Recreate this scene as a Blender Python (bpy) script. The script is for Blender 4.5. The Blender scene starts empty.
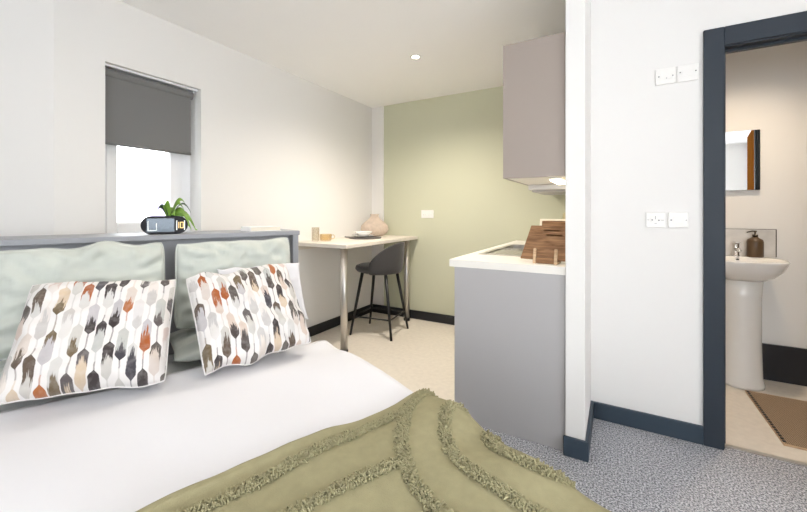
import bpy, bmesh, math, random
from mathutils import Vector, Matrix, noise
PI = math.pi
R = math.radians
scn = bpy.context.scene
COL = scn.collection
random.seed(7)

# ------------------------------------------------------------------ materials
def new_mat(name):
    m = bpy.data.materials.new(name); m.use_nodes = True
    nt = m.node_tree
    return m, nt, nt.nodes['Principled BSDF']

def mat(name, col, rough=.6, metal=0, spec=.5, bump=0, bscale=200, var=0, vscale=6, sheen=0, trans=0, ior=1.45, emit=None, estr=0, coat=0):
    m, nt, p = new_mat(name)
    N, L = nt.nodes, nt.links
    p.inputs['Base Color'].default_value = (*col, 1)
    p.inputs['Roughness'].default_value = rough
    p.inputs['Metallic'].default_value = metal
    p.inputs['Specular IOR Level'].default_value = spec
    p.inputs['IOR'].default_value = ior
    p.inputs['Transmission Weight'].default_value = trans
    p.inputs['Coat Weight'].default_value = coat
    if sheen:
        p.inputs['Sheen Weight'].default_value = sheen
        p.inputs['Sheen Roughness'].default_value = .4
    if emit:
        p.inputs['Emission Color'].default_value = (*emit, 1)
        p.inputs['Emission Strength'].default_value = estr
    tc = N.new('ShaderNodeTexCoord')
    if var:
        n = N.new('ShaderNodeTexNoise'); n.inputs['Scale'].default_value = vscale; n.inputs['Detail'].default_value = 6
        r = N.new('ShaderNodeValToRGB')
        r.color_ramp.elements[0].position = .3; r.color_ramp.elements[1].position = .7
        r.color_ramp.elements[0].color = (*[c*(1-var) for c in col], 1)
        r.color_ramp.elements[1].color = (*[min(1, c*(1+var)) for c in col], 1)
        L.new(tc.outputs['Object'], n.inputs['Vector']); L.new(n.outputs['Fac'], r.inputs['Fac'])
        L.new(r.outputs['Color'], p.inputs['Base Color'])
    if bump:
        n = N.new('ShaderNodeTexNoise'); n.inputs['Scale'].default_value = bscale; n.inputs['Detail'].default_value = 3
        b = N.new('ShaderNodeBump'); b.inputs['Strength'].default_value = bump; b.inputs['Distance'].default_value = .002
        L.new(tc.outputs['Object'], n.inputs['Vector']); L.new(n.outputs['Fac'], b.inputs['Height'])
        L.new(b.outputs['Normal'], p.inputs['Normal'])
    return m

def wood_mat(name, a, b, scale=18, rough=.5, axis='X'):
    m, nt, p = new_mat(name); N, L = nt.nodes, nt.links
    tc = N.new('ShaderNodeTexCoord'); mp = N.new('ShaderNodeMapping')
    mp.inputs['Scale'].default_value = (1, 9, 9) if axis == 'X' else ((9, 1, 9) if axis == 'Y' else (9, 9, 1))
    n = N.new('ShaderNodeTexNoise'); n.inputs['Scale'].default_value = scale; n.inputs['Detail'].default_value = 8; n.inputs['Distortion'].default_value = .6
    r = N.new('ShaderNodeValToRGB'); r.color_ramp.elements[0].position = .35; r.color_ramp.elements[1].position = .68
    r.color_ramp.elements[0].color = (*a, 1); r.color_ramp.elements[1].color = (*b, 1)
    L.new(tc.outputs['Object'], mp.inputs['Vector']); L.new(mp.outputs['Vector'], n.inputs['Vector'])
    L.new(n.outputs['Fac'], r.inputs['Fac']); L.new(r.outputs['Color'], p.inputs['Base Color'])
    p.inputs['Roughness'].default_value = rough; p.inputs['Specular IOR Level'].default_value = .25
    return m

def pane_mat(name, tint=(1, 1, 1)):
    m = bpy.data.materials.new(name); m.use_nodes = True; nt = m.node_tree; N, L = nt.nodes, nt.links
    N.remove(N['Principled BSDF'])
    t = N.new('ShaderNodeBsdfTransparent'); t.inputs['Color'].default_value = (*tint, 1)
    g = N.new('ShaderNodeBsdfGlossy'); g.inputs['Roughness'].default_value = .02
    f = N.new('ShaderNodeLayerWeight'); f.inputs['Blend'].default_value = .12
    x = N.new('ShaderNodeMixShader')
    L.new(f.outputs['Facing'], x.inputs['Fac']); L.new(t.outputs[0], x.inputs[1]); L.new(g.outputs[0], x.inputs[2])
    L.new(x.outputs[0], N['Material Output'].inputs['Surface'])
    return m

def carpet_mat():
    m, nt, p = new_mat('carpet'); N, L = nt.nodes, nt.links
    tc = N.new('ShaderNodeTexCoord')
    n = N.new('ShaderNodeTexNoise'); n.inputs['Scale'].default_value = 130; n.inputs['Detail'].default_value = 3; n.inputs['Roughness'].default_value = .8
    r = N.new('ShaderNodeValToRGB'); e = r.color_ramp.elements
    e[0].position = .38; e[0].color = (.075, .078, .09, 1); e[1].position = .62; e[1].color = (.68, .69, .73, 1)
    k = e.new(.5); k.color = (.33, .335, .36, 1)
    n2 = N.new('ShaderNodeTexNoise'); n2.inputs['Scale'].default_value = 160; n2.inputs['Detail'].default_value = 4
    b = N.new('ShaderNodeBump'); b.inputs['Strength'].default_value = .5; b.inputs['Distance'].default_value = .004
    L.new(tc.outputs['Object'], n.inputs['Vector']); L.new(tc.outputs['Object'], n2.inputs['Vector'])
    L.new(n.outputs['Fac'], r.inputs['Fac']); L.new(r.outputs['Color'], p.inputs['Base Color'])
    L.new(n2.outputs['Fac'], b.inputs['Height']); L.new(b.outputs['Normal'], p.inputs['Normal'])
    p.inputs['Roughness'].default_value = .95; p.inputs['Specular IOR Level'].default_value = .1
    return m

def jute_mat():
    m, nt, p = new_mat('jute'); N, L = nt.nodes, nt.links
    tc = N.new('ShaderNodeTexCoord')
    w = N.new('ShaderNodeTexWave'); w.inputs['Scale'].default_value = 26; w.inputs['Distortion'].default_value = 2.5; w.inputs['Detail'].default_value = 3
    w.bands_direction = 'Y'
    w2 = N.new('ShaderNodeTexWave'); w2.inputs['Scale'].default_value = 38; w2.inputs['Distortion'].default_value = 1.5; w2.bands_direction = 'X'
    mul = N.new('ShaderNodeMath'); mul.operation = 'MULTIPLY'
    r = N.new('ShaderNodeValToRGB'); r.color_ramp.elements[0].color = (.20, .13, .08, 1); r.color_ramp.elements[1].color = (.50, .38, .26, 1)
    r.color_ramp.elements[1].position = .55
    b = N.new('ShaderNodeBump'); b.inputs['Strength'].default_value = .8; b.inputs['Distance'].default_value = .004
    L.new(tc.outputs['Object'], w.inputs['Vector']); L.new(tc.outputs['Object'], w2.inputs['Vector'])
    L.new(w.outputs['Fac'], mul.inputs[0]); L.new(w2.outputs['Fac'], mul.inputs[1])
    L.new(mul.outputs[0], r.inputs['Fac']); L.new(r.outputs['Color'], p.inputs['Base Color'])
    L.new(mul.outputs[0], b.inputs['Height']); L.new(b.outputs['Normal'], p.inputs['Normal'])
    p.inputs['Roughness'].default_value = .9
    return m

def feather_mat(name, seed, NC=13.5, NR=2.4):
    """White cotton printed with columns of watercolour feather / arrow motifs (UV space of the cushion face)."""
    m, nt, p = new_mat(name); N, L = nt.nodes, nt.links
    def val(v):
        n = N.new('ShaderNodeValue'); n.outputs[0].default_value = v; return n.outputs[0]
    def M(op, a, b=None, c=None):
        n = N.new('ShaderNodeMath'); n.operation = op
        for i, x in enumerate((a, b, c)):
            if x is None: continue
            if isinstance(x, (int, float)): n.inputs[i].default_value = x
            else: L.new(x, n.inputs[i])
        return n.outputs[0]
    def sm(x, lo, hi):
        n = N.new('ShaderNodeMapRange'); n.interpolation_type = 'SMOOTHSTEP'
        L.new(x, n.inputs['Value'])
        for k, v in (('From Min', lo), ('From Max', hi)):
            if isinstance(v, (int, float)): n.inputs[k].default_value = v
            else: L.new(v, n.inputs[k])
        return n.outputs['Result']
    uv = N.new('ShaderNodeUVMap'); uv.uv_map = 'UVMap'
    wob = N.new('ShaderNodeTexNoise'); wob.inputs['Scale'].default_value = 22; wob.inputs['Detail'].default_value = 4
    L.new(uv.outputs[0], wob.inputs['Vector'])
    sep = N.new('ShaderNodeSeparateXYZ'); L.new(uv.outputs[0], sep.inputs[0])
    wx = M('MULTIPLY', M('SUBTRACT', wob.outputs['Fac'], .5), .012)
    U = M('MULTIPLY', M('ADD', sep.outputs['X'], wx), NC)
    ci = M('FLOOR', U); cf = M('SUBTRACT', M('FRACT', U), .5)
    wn = N.new('ShaderNodeTexWhiteNoise'); wn.noise_dimensions = '2D'
    cv = N.new('ShaderNodeCombineXYZ'); L.new(ci, cv.inputs[0]); cv.inputs[1].default_value = seed
    L.new(cv.outputs[0], wn.inputs['Vector'])
    coff = M('ADD', M('MULTIPLY', M('MODULO', M('ABSOLUTE', ci), 2.0), .5), M('MULTIPLY', wn.outputs['Value'], .3))
    V = M('ADD', M('MULTIPLY', sep.outputs['Y'], NR), coff)
    ri = M('FLOOR', V); rf = M('FRACT', V)
    # each cell is two mirrored halves: lower half and upper half of an elongated hexagon
    def rnd(k):
        w = N.new('ShaderNodeTexWhiteNoise'); w.noise_dimensions = '3D'
        c = N.new('ShaderNodeCombineXYZ'); L.new(ci, c.inputs[0]); L.new(ri, c.inputs[1]); c.inputs[2].default_value = k + seed
        L.new(c.outputs[0], w.inputs['Vector']); return w.outputs['Value']
    ax = M('ABSOLUTE', cf)
    # half width profile along the cell: 0 near the ends, full in the middle, pointed ends
    taper_lo = sm(rf, .12, .26); taper_hi = sm(rf, .88, .74)
    hw = M('MULTIPLY', M('MULTIPLY', taper_lo, taper_hi), .47)
    edge = M('SUBTRACT', hw, ax)
    body = sm(edge, 0.0, .05)
    stem = M('MULTIPLY', sm(ax, .09, .045), .85)
    # ragged feather split across the middle of the cell
    fine = N.new('ShaderNodeTexNoise'); fine.inputs['Scale'].default_value = 60; fine.inputs['Detail'].default_value = 3
    stretch = N.new('ShaderNodeMapping'); stretch.inputs['Scale'].default_value = (1.6, .16, 1)
    L.new(uv.outputs[0], stretch.inputs['Vector']); L.new(stretch.outputs[0], fine.inputs['Vector'])
    rag = M('MULTIPLY', M('SUBTRACT', fine.outputs['Fac'], .5), .6)
    notch = M('MULTIPLY', M('SUBTRACT', .25, ax), .45)
    split = M('ADD', M('ADD', .36, M('MULTIPLY', rnd(3), .26)), M('ADD', rag, notch))
    top = sm(M('SUBTRACT', rf, split), -.04, .05)       # 1 in the upper half
    def ramp(v, cols):
        r = N.new('ShaderNodeValToRGB'); r.color_ramp.interpolation = 'CONSTANT'
        e = r.color_ramp.elements
        while len(e) < len(cols): e.new(.5)
        for i, c in enumerate(cols):
            e[i].position = i/len(cols); e[i].color = (*c, 1)
        L.new(v, r.inputs['Fac']); return r.outputs['Color']
    dark = [(.055, .045, .045), (.11, .08, .06), (.34, .10, .03), (.06, .055, .065), (.15, .11, .065), (.05, .04, .04), (.11, .095, .095), (.38, .13, .045), (.075, .06, .055), (.10, .085, .075)]
    pale = [(.42, .41, .38), (.50, .37, .29), (.33, .35, .33), (.48, .33, .17), (.52, .43, .37), (.50, .49, .47), (.32, .30, .33), (.40, .38, .34)]
    cA = ramp(rnd(5), dark); cB = ramp(rnd(9), pale)
    flip = M('GREATER_THAN', rnd(13), .55)
    mixv = M('ABSOLUTE', M('SUBTRACT', top, flip))
    mx = N.new('ShaderNodeMix'); mx.data_type = 'RGBA'
    L.new(mixv, mx.inputs['Factor']); L.new(cB, mx.inputs['A']); L.new(cA, mx.inputs['B'])
    fade = M('ADD', .72, M('MULTIPLY', wob.outputs['Fac'], .5))
    keep = M('ADD', .35, M('MULTIPLY', M('GREATER_THAN', rnd(17), .13), .65))
    fade = M('MULTIPLY', fade, M('ADD', .66, M('MULTIPLY', mixv, .34)))
    cover = M('MULTIPLY', M('MINIMUM', M('MAXIMUM', body, M('MULTIPLY', stem, .7)), 1.0), M('MINIMUM', M('MULTIPLY', fade, keep), 1.0))
    base = N.new('ShaderNodeMix'); base.data_type = 'RGBA'
    base.inputs['A'].default_value = (.70, .675, .66, 1)
    L.new(cover, base.inputs['Factor']); L.new(mx.outputs['Result'], base.inputs['B'])
    L.new(base.outputs['Result'], p.inputs['Base Color'])
    p.inputs['Roughness'].default_value = .85; p.inputs['Specular IOR Level'].default_value = .2
    p.inputs['Sheen Weight'].default_value = .15
    wv = N.new('ShaderNodeTexNoise'); wv.inputs['Scale'].default_value = 260
    b = N.new('ShaderNodeBump'); b.inputs['Strength'].default_value = .25; b.inputs['Distance'].default_value = .002
    L.new(uv.outputs[0], wv.inputs['Vector']); L.new(wv.outputs['Fac'], b.inputs['Height']); L.new(b.outputs['Normal'], p.inputs['Normal'])
    return m

WALL = mat('white_paint', (.765, .755, .74), .9, spec=.2, bump=.06, bscale=300)
CEIL = mat('ceiling_paint', (.93, .925, .92), .9, spec=.2)
SAGEWALL = mat('sage_paint', (.565, .57, .435), .85, spec=.2, bump=.05, bscale=300)
SKIRT = mat('slate_gloss_paint', (.040, .058, .080), .45, spec=.35)
SKIRT_D = mat('black_paint', (.012, .013, .017), .4)
FRAME = mat('slate_frame_paint', (.026, .035, .048), .5, spec=.35)
CARPET = carpet_mat()
VINYL = mat('cream_vinyl', (.72, .665, .59), .45, spec=.4, var=.05, vscale=30)
UNIT = mat('grey_laminate', (.42, .41, .415), .42, spec=.4)
WORKTOP = mat('cream_worktop', (.80, .775, .73), .35, bump=.03)
DESKTOP = mat('pale_desktop', (.72, .67, .60), .4, var=.04, vscale=12)
UNIT_SHADED = mat('grey_laminate_shaded', (.33, .28, .25), .42, spec=.4)  # grey laminate darkened and warmed, weaker daylight put into the colour
HEAD = mat('grey_painted_board', (.30, .31, .335), .45)
CHROME = mat('chrome', (.75, .75, .76), .15, metal=1)
STEEL = mat('brushed_steel', (.62, .60, .57), .36, metal=1, bump=.05, bscale=80)
UPVC = mat('white_plastic_frame', (.80, .81, .83), .3)
PLASTIC = mat('white_plastic', (.80, .79, .77), .3)
GREYMARK = mat('grey_mark', (.12, .12, .13), .5)
BLIND = mat('grey_blind_fabric', (.165, .165, .165), .8, bump=.15, bscale=500)
BLACK = mat('black_metal', (.012, .012, .014), .4)
STOOLF = mat('charcoal_fabric', (.058, .055, .056), .9, bump=.5, bscale=450, sheen=.25)
DUVET = mat('white_cotton', (.69, .69, .72), .9, spec=.15, bump=.08, bscale=350)
SHEET = mat('white_sheet', (.80, .80, .81), .9, spec=.15)
SAGE = mat('sage_velvet', (.50, .53, .49), .7, spec=.2, sheen=.35, var=.05, vscale=5, bump=.1, bscale=300)
THROW = mat('olive_cotton', (.295, .270, .162), .95, spec=.1, bump=.5, bscale=420, var=.07, vscale=40)
TUFT = mat('olive_yarn', (.33, .305, .185), .95, spec=.1, var=.15, vscale=60)
DIVAN = mat('grey_upholstery', (.20, .21, .23), .9, bump=.4, bscale=300)
WOOD = wood_mat('walnut_wood', (.17, .085, .04), (.37, .21, .11), 9)
WOODL = wood_mat('beech_wood', (.42, .28, .17), (.60, .44, .29), 9)
OAK = wood_mat('oak_lipping', (.30, .10, .015), (.42, .17, .035), 6, axis='Z')
OAK.node_tree.nodes['Principled BSDF'].inputs['Specular IOR Level'].default_value = 0
OAK.node_tree.nodes['Principled BSDF'].inputs['Roughness'].default_value = .9
CREAMP = mat('cream_paper', (.80, .74, .62), .6)
CERAM = mat('white_ceramic', (.80, .79, .77), .12, coat=.4)
STONE = mat('beige_stoneware', (.56, .46, .38), .75, bump=.5, bscale=150, var=.1, vscale=30)
SLATE = mat('slate_board', (.11, .10, .095), .6, bump=.3)
AMBERBOT = mat('brown_bottle', (.085, .05, .025), .3)
DARKMETAL = mat('dark_bronze', (.09, .075, .06), .3, metal=1)
TILE = mat('marble_tile', (.62, .60, .58), .2, var=.14, vscale=9)
LEAF = mat('leaf_green', (.16, .30, .04), .4, var=.35, vscale=25)
LEAFD = mat('leaf_dark', (.03, .07, .03), .4)
POT = mat('dark_pot', (.05, .06, .05), .6)
SOIL = mat('soil', (.03, .02, .015), .95)
CLOCKB = mat('black_clock_plastic', (.010, .010, .014), .4, spec=.25)
CLOCKM = mat('mirror_face', (.05, .057, .065), .06, metal=1)
DIGIT_G = mat('gold_digit', (.7, .5, .2), .5, emit=(1, .72, .3), estr=.7)
DIGIT_W = mat('white_digit', (.8, .8, .8), .5, emit=(.9, 1, .92), estr=.3)
MIRROR = mat('mirror', (.88, .88, .87), .01, metal=1)
JUTE = jute_mat()
PANE = pane_mat('window_glass')
SMOKE = pane_mat('smoked_glass', (.92, .90, .86))
AMBER = pane_mat('amber_glass', (.95, .87, .73))
CLEAR = pane_mat('clear_glass', (.95, .96, .95))
LAMP = mat('lamp_glow', (1, 1, 1), .5, emit=(1, .9, .75), estr=25)
STRIP = mat('strip_glow', (1, 1, 1), .5, emit=(1, .8, .5), estr=6)
TEAL = mat('teal_glaze', (.12, .19, .16), .25)
CREAMBOT = mat('cream_bottle', (.75, .66, .38), .4)
CONC = mat('pale_paving', (.6, .6, .58), .9)
RENDERW = mat('pale_render', (.75, .75, .74), .9)
ROOFW = mat('lilac_panel', (.42, .36, .55), .8)

# ------------------------------------------------------------------ mesh helpers
def box(bm, x0, x1, y0, y1, z0, z1, mi=0):
    v = [bm.verts.new(p) for p in ((x0,y0,z0),(x1,y0,z0),(x1,y1,z0),(x0,y1,z0),(x0,y0,z1),(x1,y0,z1),(x1,y1,z1),(x0,y1,z1))]
    fs = []
    for f in ((0,3,2,1),(4,5,6,7),(0,1,5,4),(1,2,6,5),(2,3,7,6),(3,0,4,7)):
        g = bm.faces.new([v[i] for i in f]); g.material_index = mi; fs.append(g)
    return v

def tube(bm, pts, rad, n=12, cap=True):
    pts = [Vector(p) for p in pts]
    if not hasattr(rad, '__len__'): rad = [rad]*len(pts)
    rings = []
    prev = None
    for i, p in enumerate(pts):
        d = (pts[min(i+1, len(pts)-1)] - pts[max(i-1, 0)]).normalized()
        if prev is None:
            a = d.orthogonal().normalized()
        else:
            a = (prev - d*prev.dot(d)).normalized()
        prev = a; b = d.cross(a)
        rings.append([bm.verts.new(p + (a*math.cos(2*PI*k/n) + b*math.sin(2*PI*k/n))*rad[i]) for k in range(n)])
    for r0, r1 in zip(rings, rings[1:]):
        for k in range(n):
            bm.faces.new((r0[k], r0[(k+1) % n], r1[(k+1) % n], r1[k]))
    if cap:
        bm.faces.new(rings[0][::-1]); bm.faces.new(rings[-1])

def lathe(bm, prof, n=32, c=(0, 0), sx=1, sy=1, close=False):
    rings = []
    for r, z in prof:
        if r <= 1e-6: rings.append([bm.verts.new((c[0], c[1], z))])
        else: rings.append([bm.verts.new((c[0] + r*sx*math.cos(2*PI*k/n), c[1] + r*sy*math.sin(2*PI*k/n), z)) for k in range(n)])
    for r0, r1 in zip(rings, rings[1:]):
        for k in range(n):
            k2 = (k+1) % n
            if len(r0) == 1 and len(r1) == 1: continue
            if len(r0) == 1: bm.faces.new((r0[0], r1[k2], r1[k]))
            elif len(r1) == 1: bm.faces.new((r0[k], r0[k2], r1[0]))
            else: bm.faces.new((r0[k], r0[k2], r1[k2], r1[k]))

def prism(bm, poly, axis, a, b):
    """extrude a 2-D polygon: axis 'x' -> poly in (y,z), 'y' -> (x,z), 'z' -> (x,y)"""
    def P(u, v, w):
        return (w, u, v) if axis == 'x' else ((u, w, v) if axis == 'y' else (u, v, w))
    A = [bm.verts.new(P(u, v, a)) for u, v in poly]; B = [bm.verts.new(P(u, v, b)) for u, v in poly]
    n = len(poly)
    for i in range(n): bm.faces.new((A[i], A[(i+1) % n], B[(i+1) % n], B[i]))
    bm.faces.new(A[::-1]); bm.faces.new(B)

def obj(name, bm, mats, parent=None, smooth=False, bevel=0, loc=None, mw=None, segs=2):
    bmesh.ops.recalc_face_normals(bm, faces=bm.faces[:])
    me = bpy.data.meshes.new(name); bm.to_mesh(me); bm.free()
    for m in (mats if isinstance(mats, (list, tuple)) else [mats]): me.materials.append(m)
    o = bpy.data.objects.new(name, me); COL.objects.link(o)
    if smooth:
        for f in me.polygons: f.use_smooth = True
    if bevel:
        b = o.modifiers.new('bevel', 'BEVEL'); b.width = bevel; b.segments = segs; b.limit_method = 'ANGLE'; b.angle_limit = R(40)
    if parent: o.parent = parent
    if loc: o.location = loc
    if mw is not None: o.matrix_world = mw
    return o

def B(*boxes):
    bm = bmesh.new()
    for b in boxes: box(bm, *b)
    return bm

def tag(o, label, cat, group=None):
    o['label'] = label; o['category'] = cat
    if group: o['group'] = group
    return o

def thing(name, label, cat, loc=(0, 0, 0), rotz=0, group=None):
    o = bpy.data.objects.new(name, None); COL.objects.link(o)
    o.empty_display_size = .1
    o.location = loc; o.rotation_euler = (0, 0, rotz)
    return tag(o, label, cat, group)

def struct(name, bm, m, parent=None, bevel=0, label=None):
    o = obj(name, bm, m, parent, bevel=bevel)
    if not parent: o['kind'] = 'structure'
    if label: o['label'] = label
    return o

def dup(root, loc, rotz=0, label=None):
    r = root.copy(); COL.objects.link(r); r.location = loc; r.rotation_euler = (0, 0, rotz)
    if label: r['label'] = label
    for ch in list(root.children):
        c = ch.copy(); COL.objects.link(c); c.parent = r
        for g in ch.children:
            d = g.copy(); COL.objects.link(d); d.parent = c
    return r

# ------------------------------------------------------------------ camera
cam_d = bpy.data.cameras.new('camera'); cam = bpy.data.objects.new('camera', cam_d); COL.objects.link(cam)
CAMH = 1.17
cam.location = (0, 0, CAMH); cam.rotation_euler = (R(90), 0, R(29.9))
cam_d.sensor_width = 36; cam_d.lens = 371/807*36; cam_d.shift_y = -44/807; cam_d.clip_start = .02
scn.camera = cam

# ------------------------------------------------------------------ room shell
H = 2.395
XL, YF = -2.5, 3.61            # window wall, sage wall
WY0, WY1, WZ0, WZ1 = .975, 1.53, .98, 2.02
ST0, ST1, SY = -.216, -.130, 1.945   # partition between kitchen and bathroom
DY = 2.378                      # face of the wall with the bathroom door
DX0, DX1, DZ = .462, 1.108, 1.985
XR, YN = 2.3, -1.75

FS = 1.966
struct('floor', B((-4, XR+.2, YN-.2, FS, -.1, 0), (ST1, XR+.2, FS, DY+.03, -.1, 0)), CARPET)
struct('floor_kitchen', B((XL-.25, ST1, FS, YF+.2, -.1, 0)), VINYL, label='cream vinyl floor under the desk')
struct('floor_bathroom', B((ST1, XR+.2, DY+.03, 3.7, -.1, 0)), VINYL, label='cream vinyl floor beyond the doorway')
struct('ceiling', B((-4, XR+.2, YN-.2, YF+.2, H, H+.12)), CEIL)
t = .22
struct('wall_left', B((XL-t, XL, .755, YF+.2, 0, WZ0), (XL-t, XL, .755, YF+.2, WZ1, H), (XL-t, XL, .755, WY0, WZ0, WZ1), (XL-t, XL, WY1, YF+.2, WZ0, WZ1)), WALL)
# the angled stretch of wall behind the bed head
ex, ey = -2.5 - .3827*2.75, .755 - .9239*2.75
bm = bmesh.new(); prism(bm, [(-2.5, .755), (ex, ey), (ex-.2, ey+.08), (-2.72, .755)], 'z', 0, H)
struct('wall_angled', bm, WALL)
struct('wall_far', B((XL, ST0+.02, YF, YF+.2, 0, H)), SAGEWALL, label='sage green wall')
struct('trim_1', B((XL, -2.338, YF-.012, YF, 0, H)), WALL, label='narrow white strip in the corner beside the sage wall')
struct('wall_partition', B((ST0, ST1, SY, YF+.2, 0, H)), WALL, bevel=.004)
struct('wall_door', B((ST1, DX0-.03, DY, DY+.1, 0, H), (DX1+.03, XR, DY, DY+.1, 0, H), (DX0-.03, DX1+.03, DY, DY+.1, DZ+.03, H)), WALL)
struct('wall_bathroom', B((ST1, XR, 3.52, 3.7, 0, H)), WALL)
# right and near walls, each with an unseen window added for fill
RW = (-1.0, 1.3, .8, 2.15)
struct('wall_right', B((XR, XR+.2, YN-.2, RW[0], 0, H), (XR, XR+.2, RW[1], 3.7, 0, H), (XR, XR+.2, RW[0], RW[1], 0, RW[2]), (XR, XR+.2, RW[0], RW[1], RW[3], H)), WALL)
NW = (-.6, 1.7, .75, 2.15)
struct('wall_near', B((-4, NW[0], YN-.2, YN, 0, H), (NW[1], XR+.2, YN-.2, YN, 0, H), (NW[0], NW[1], YN-.2, YN, 0, NW[2]), (NW[0], NW[1], YN-.2, YN, NW[3], H)), WALL)

# skirting boards
SH, ST = .092, .016
def skirt(name, bxs, m=SKIRT):
    struct(name, B(*bxs), m, bevel=.003)
skirt('baseboard_left', [(XL, XL+ST, .76, YF-.012, 0, SH)], SKIRT_D)
skirt('baseboard_far', [(XL+ST, ST0, YF-.012-ST, YF-.012, 0, SH)], SKIRT_D)
skirt('baseboard_partition', [(ST0-.008, ST1+ST, SY-ST, SY, 0, SH), (ST1, ST1+ST, SY, DY, 0, SH)])
skirt('baseboard_door', [(ST1+ST, DX0-.085, DY-ST, DY, 0, SH)])
skirt('baseboard_bathroom', [(ST1, XR, 3.50, 3.52, 0, .25)], SKIRT_D)
skirt('baseboard_right', [(XR-ST, XR, YN, DY, 0, SH)])

# window in the left wall
def window(name, bxs, sash, glass, wname='window'):
    o = struct(name, B(*bxs), UPVC, bevel=.004)
    s = obj('sash', B(*sash), UPVC, o, bevel=.006)
    obj('pane', B(*glass), PANE, s)
    return o
fx0, fx1 = XL-.19, XL-.125
a, b, c, d = WY0, WY1, WZ0+.012, WZ1
window('window_1', [(fx0, fx1, a, a+.06, c, d), (fx0, fx1, b-.075, b, c, d), (fx0, fx1, a+.06, b-.075, c, c+.06), (fx0, fx1, a+.06, b-.075, d-.06, d)],
       [(fx0+.005, fx1+.012, a+.05, a+.105, c+.05, d-.05), (fx0+.005, fx1+.012, b-.145, b-.066, c+.05, d-.05), (fx0+.005, fx1+.012, a+.105, b-.135, c+.05, c+.115), (fx0+.005, fx1+.012, a+.105, b-.135, d-.115, d-.05)],
       [(fx0+.025, fx0+.031, a+.1, b-.13, c+.11, d-.11)])
struct('trim_2', B((XL-.125, XL+.012, WY0, WY1, WZ0-.01, WZ0+.012)), UPVC, bevel=.004, label='white window sill')
# unseen window added in the near wall as fill
x0, x1, z0, z1 = NW
o = struct('fill_window_near', B((x0, x0+.06, YN-.15, YN-.08, z0, z1), (x1-.06, x1, YN-.15, YN-.08, z0, z1), (x0, x1, YN-.15, YN-.08, z0, z0+.06), (x0, x1, YN-.15, YN-.08, z1-.06, z1), (.52, .58, YN-.15, YN-.08, z0, z1)), UPVC)
obj('pane', B((x0+.05, x1-.05, YN-.12, YN-.115, z0+.05, z1-.05)), PANE, o)

y0, y1, z0, z1 = RW  # second added window, unseen, brightens the left wall and ceiling
o = struct('fill_window_right', B((XR+.08, XR+.15, y0, y0+.06, z0, z1), (XR+.08, XR+.15, y1-.06, y1, z0, z1), (XR+.08, XR+.15, y0, y1, z0, z0+.06), (XR+.08, XR+.15, y0, y1, z1-.06, z1), (XR+.08, XR+.15, .12, .18, z0, z1)), UPVC)
obj('pane', B((XR+.11, XR+.115, y0+.05, y1-.05, z0+.05, z1-.05)), PANE, o)

# door lining + architrave (both sides of the opening)
AW, AT = .085, .018
def surround(y0, y1):
    return [(DX0-AW, DX0-.005, y0, y1, 0, DZ+AW+.01), (DX1+.005, DX1+AW, y0, y1, 0, DZ+AW+.01), (DX0-.005, DX1+.005, y0, y1, DZ+.005, DZ+AW+.01)]
d1 = struct('door_1', B((DX0-.03, DX0, DY-.002, DY+.102, 0, DZ+.03), (DX1, DX1+.03, DY-.002, DY+.102, 0, DZ+.03), (DX0, DX1, DY-.002, DY+.102, DZ, DZ+.03)), FRAME, bevel=.002)
obj('architrave', B(*surround(DY-AT, DY-.002)), FRAME, d1, bevel=.003)
obj('architrave', B(*surround(DY+.102, DY+.102+AT)), FRAME, d1, bevel=.003)
obj('door_stop', B((DX0, DX0+.012, DY+.045, DY+.075, 0, DZ), (DX1-.012, DX1, DY+.045, DY+.075, 0, DZ), (DX0, DX1, DY+.045, DY+.075, DZ-.012, DZ)), FRAME, d1)
obj('threshold', B((DX0, DX1, DY+.02, DY+.045, 0, .006)), STEEL, d1)
leaf = thing('door_leaf', 'open oak bathroom door, seen reflected in the bathroom mirror', 'door', (DX1+.004, DY-.024, .008), R(9))
obj('leaf', B((-.002, .042, -.635, -.004, 0, 1.965)), OAK, leaf)
obj('lipping', B((-.003, .043, -.648, -.635, 0, 1.965)), OAK, leaf)
bm = bmesh.new(); tube(bm, [(-.002, -.61, 1.0), (-.05, -.61, 1.0), (-.05, -.49, 1.0)], .009)
obj('door_handle', bm, CHROME, leaf, smooth=True)

# ------------------------------------------------------------------ roller blind
bl = thing('roller_blind', 'grey roller blind half lowered in the bedside window', 'blind', (XL-.06, (WY0+WY1)/2, WZ1))
w2 = (WY1-WY0)/2
bm = bmesh.new(); tube(bm, [(0, -w2+.006, -.045), (0, w2-.03, -.045)], .028, 20); obj('roller', bm, BLIND, bl, smooth=False)
obj('fabric', B((.012, .016, -w2+.01, w2-.045, -.452, -.045)), BLIND, bl)
bm = bmesh.new(); tube(bm, [(.014, -w2+.01, -.452), (.014, w2-.045, -.452)], .008, 10); obj('bottom_bar', bm, BLIND, bl, smooth=True)
obj('headrail', B((-.03, .03, -w2+.002, w2-.004, -.012, 0)), UPVC, bl)
obj('bracket', B((-.02, .02, w2-.03, w2-.024, -.06, -.012)), UPVC, bl)

# ------------------------------------------------------------------ outside the window
o = obj('paving', B((-14, XL-.6, -6, 10, -3.1, -3)), CONC); o['kind'] = 'structure'; o['label'] = 'pale ground outside the window'
hs = thing('building', 'pale hazy building outside the window', 'building', (-13, 4.5, -3))
obj('wall', B((-1, 1, -7, 6, 0, 3.9)), RENDERW, hs)
obj('roof', B((-1.2, 1.2, -7.2, 6.2, 3.9, 4.05)), RENDERW, hs)
obj('sign_panel', B((1.0, 1.06, 1.0, 2.1, 3.35, 4.6)), ROOFW, hs)

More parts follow.
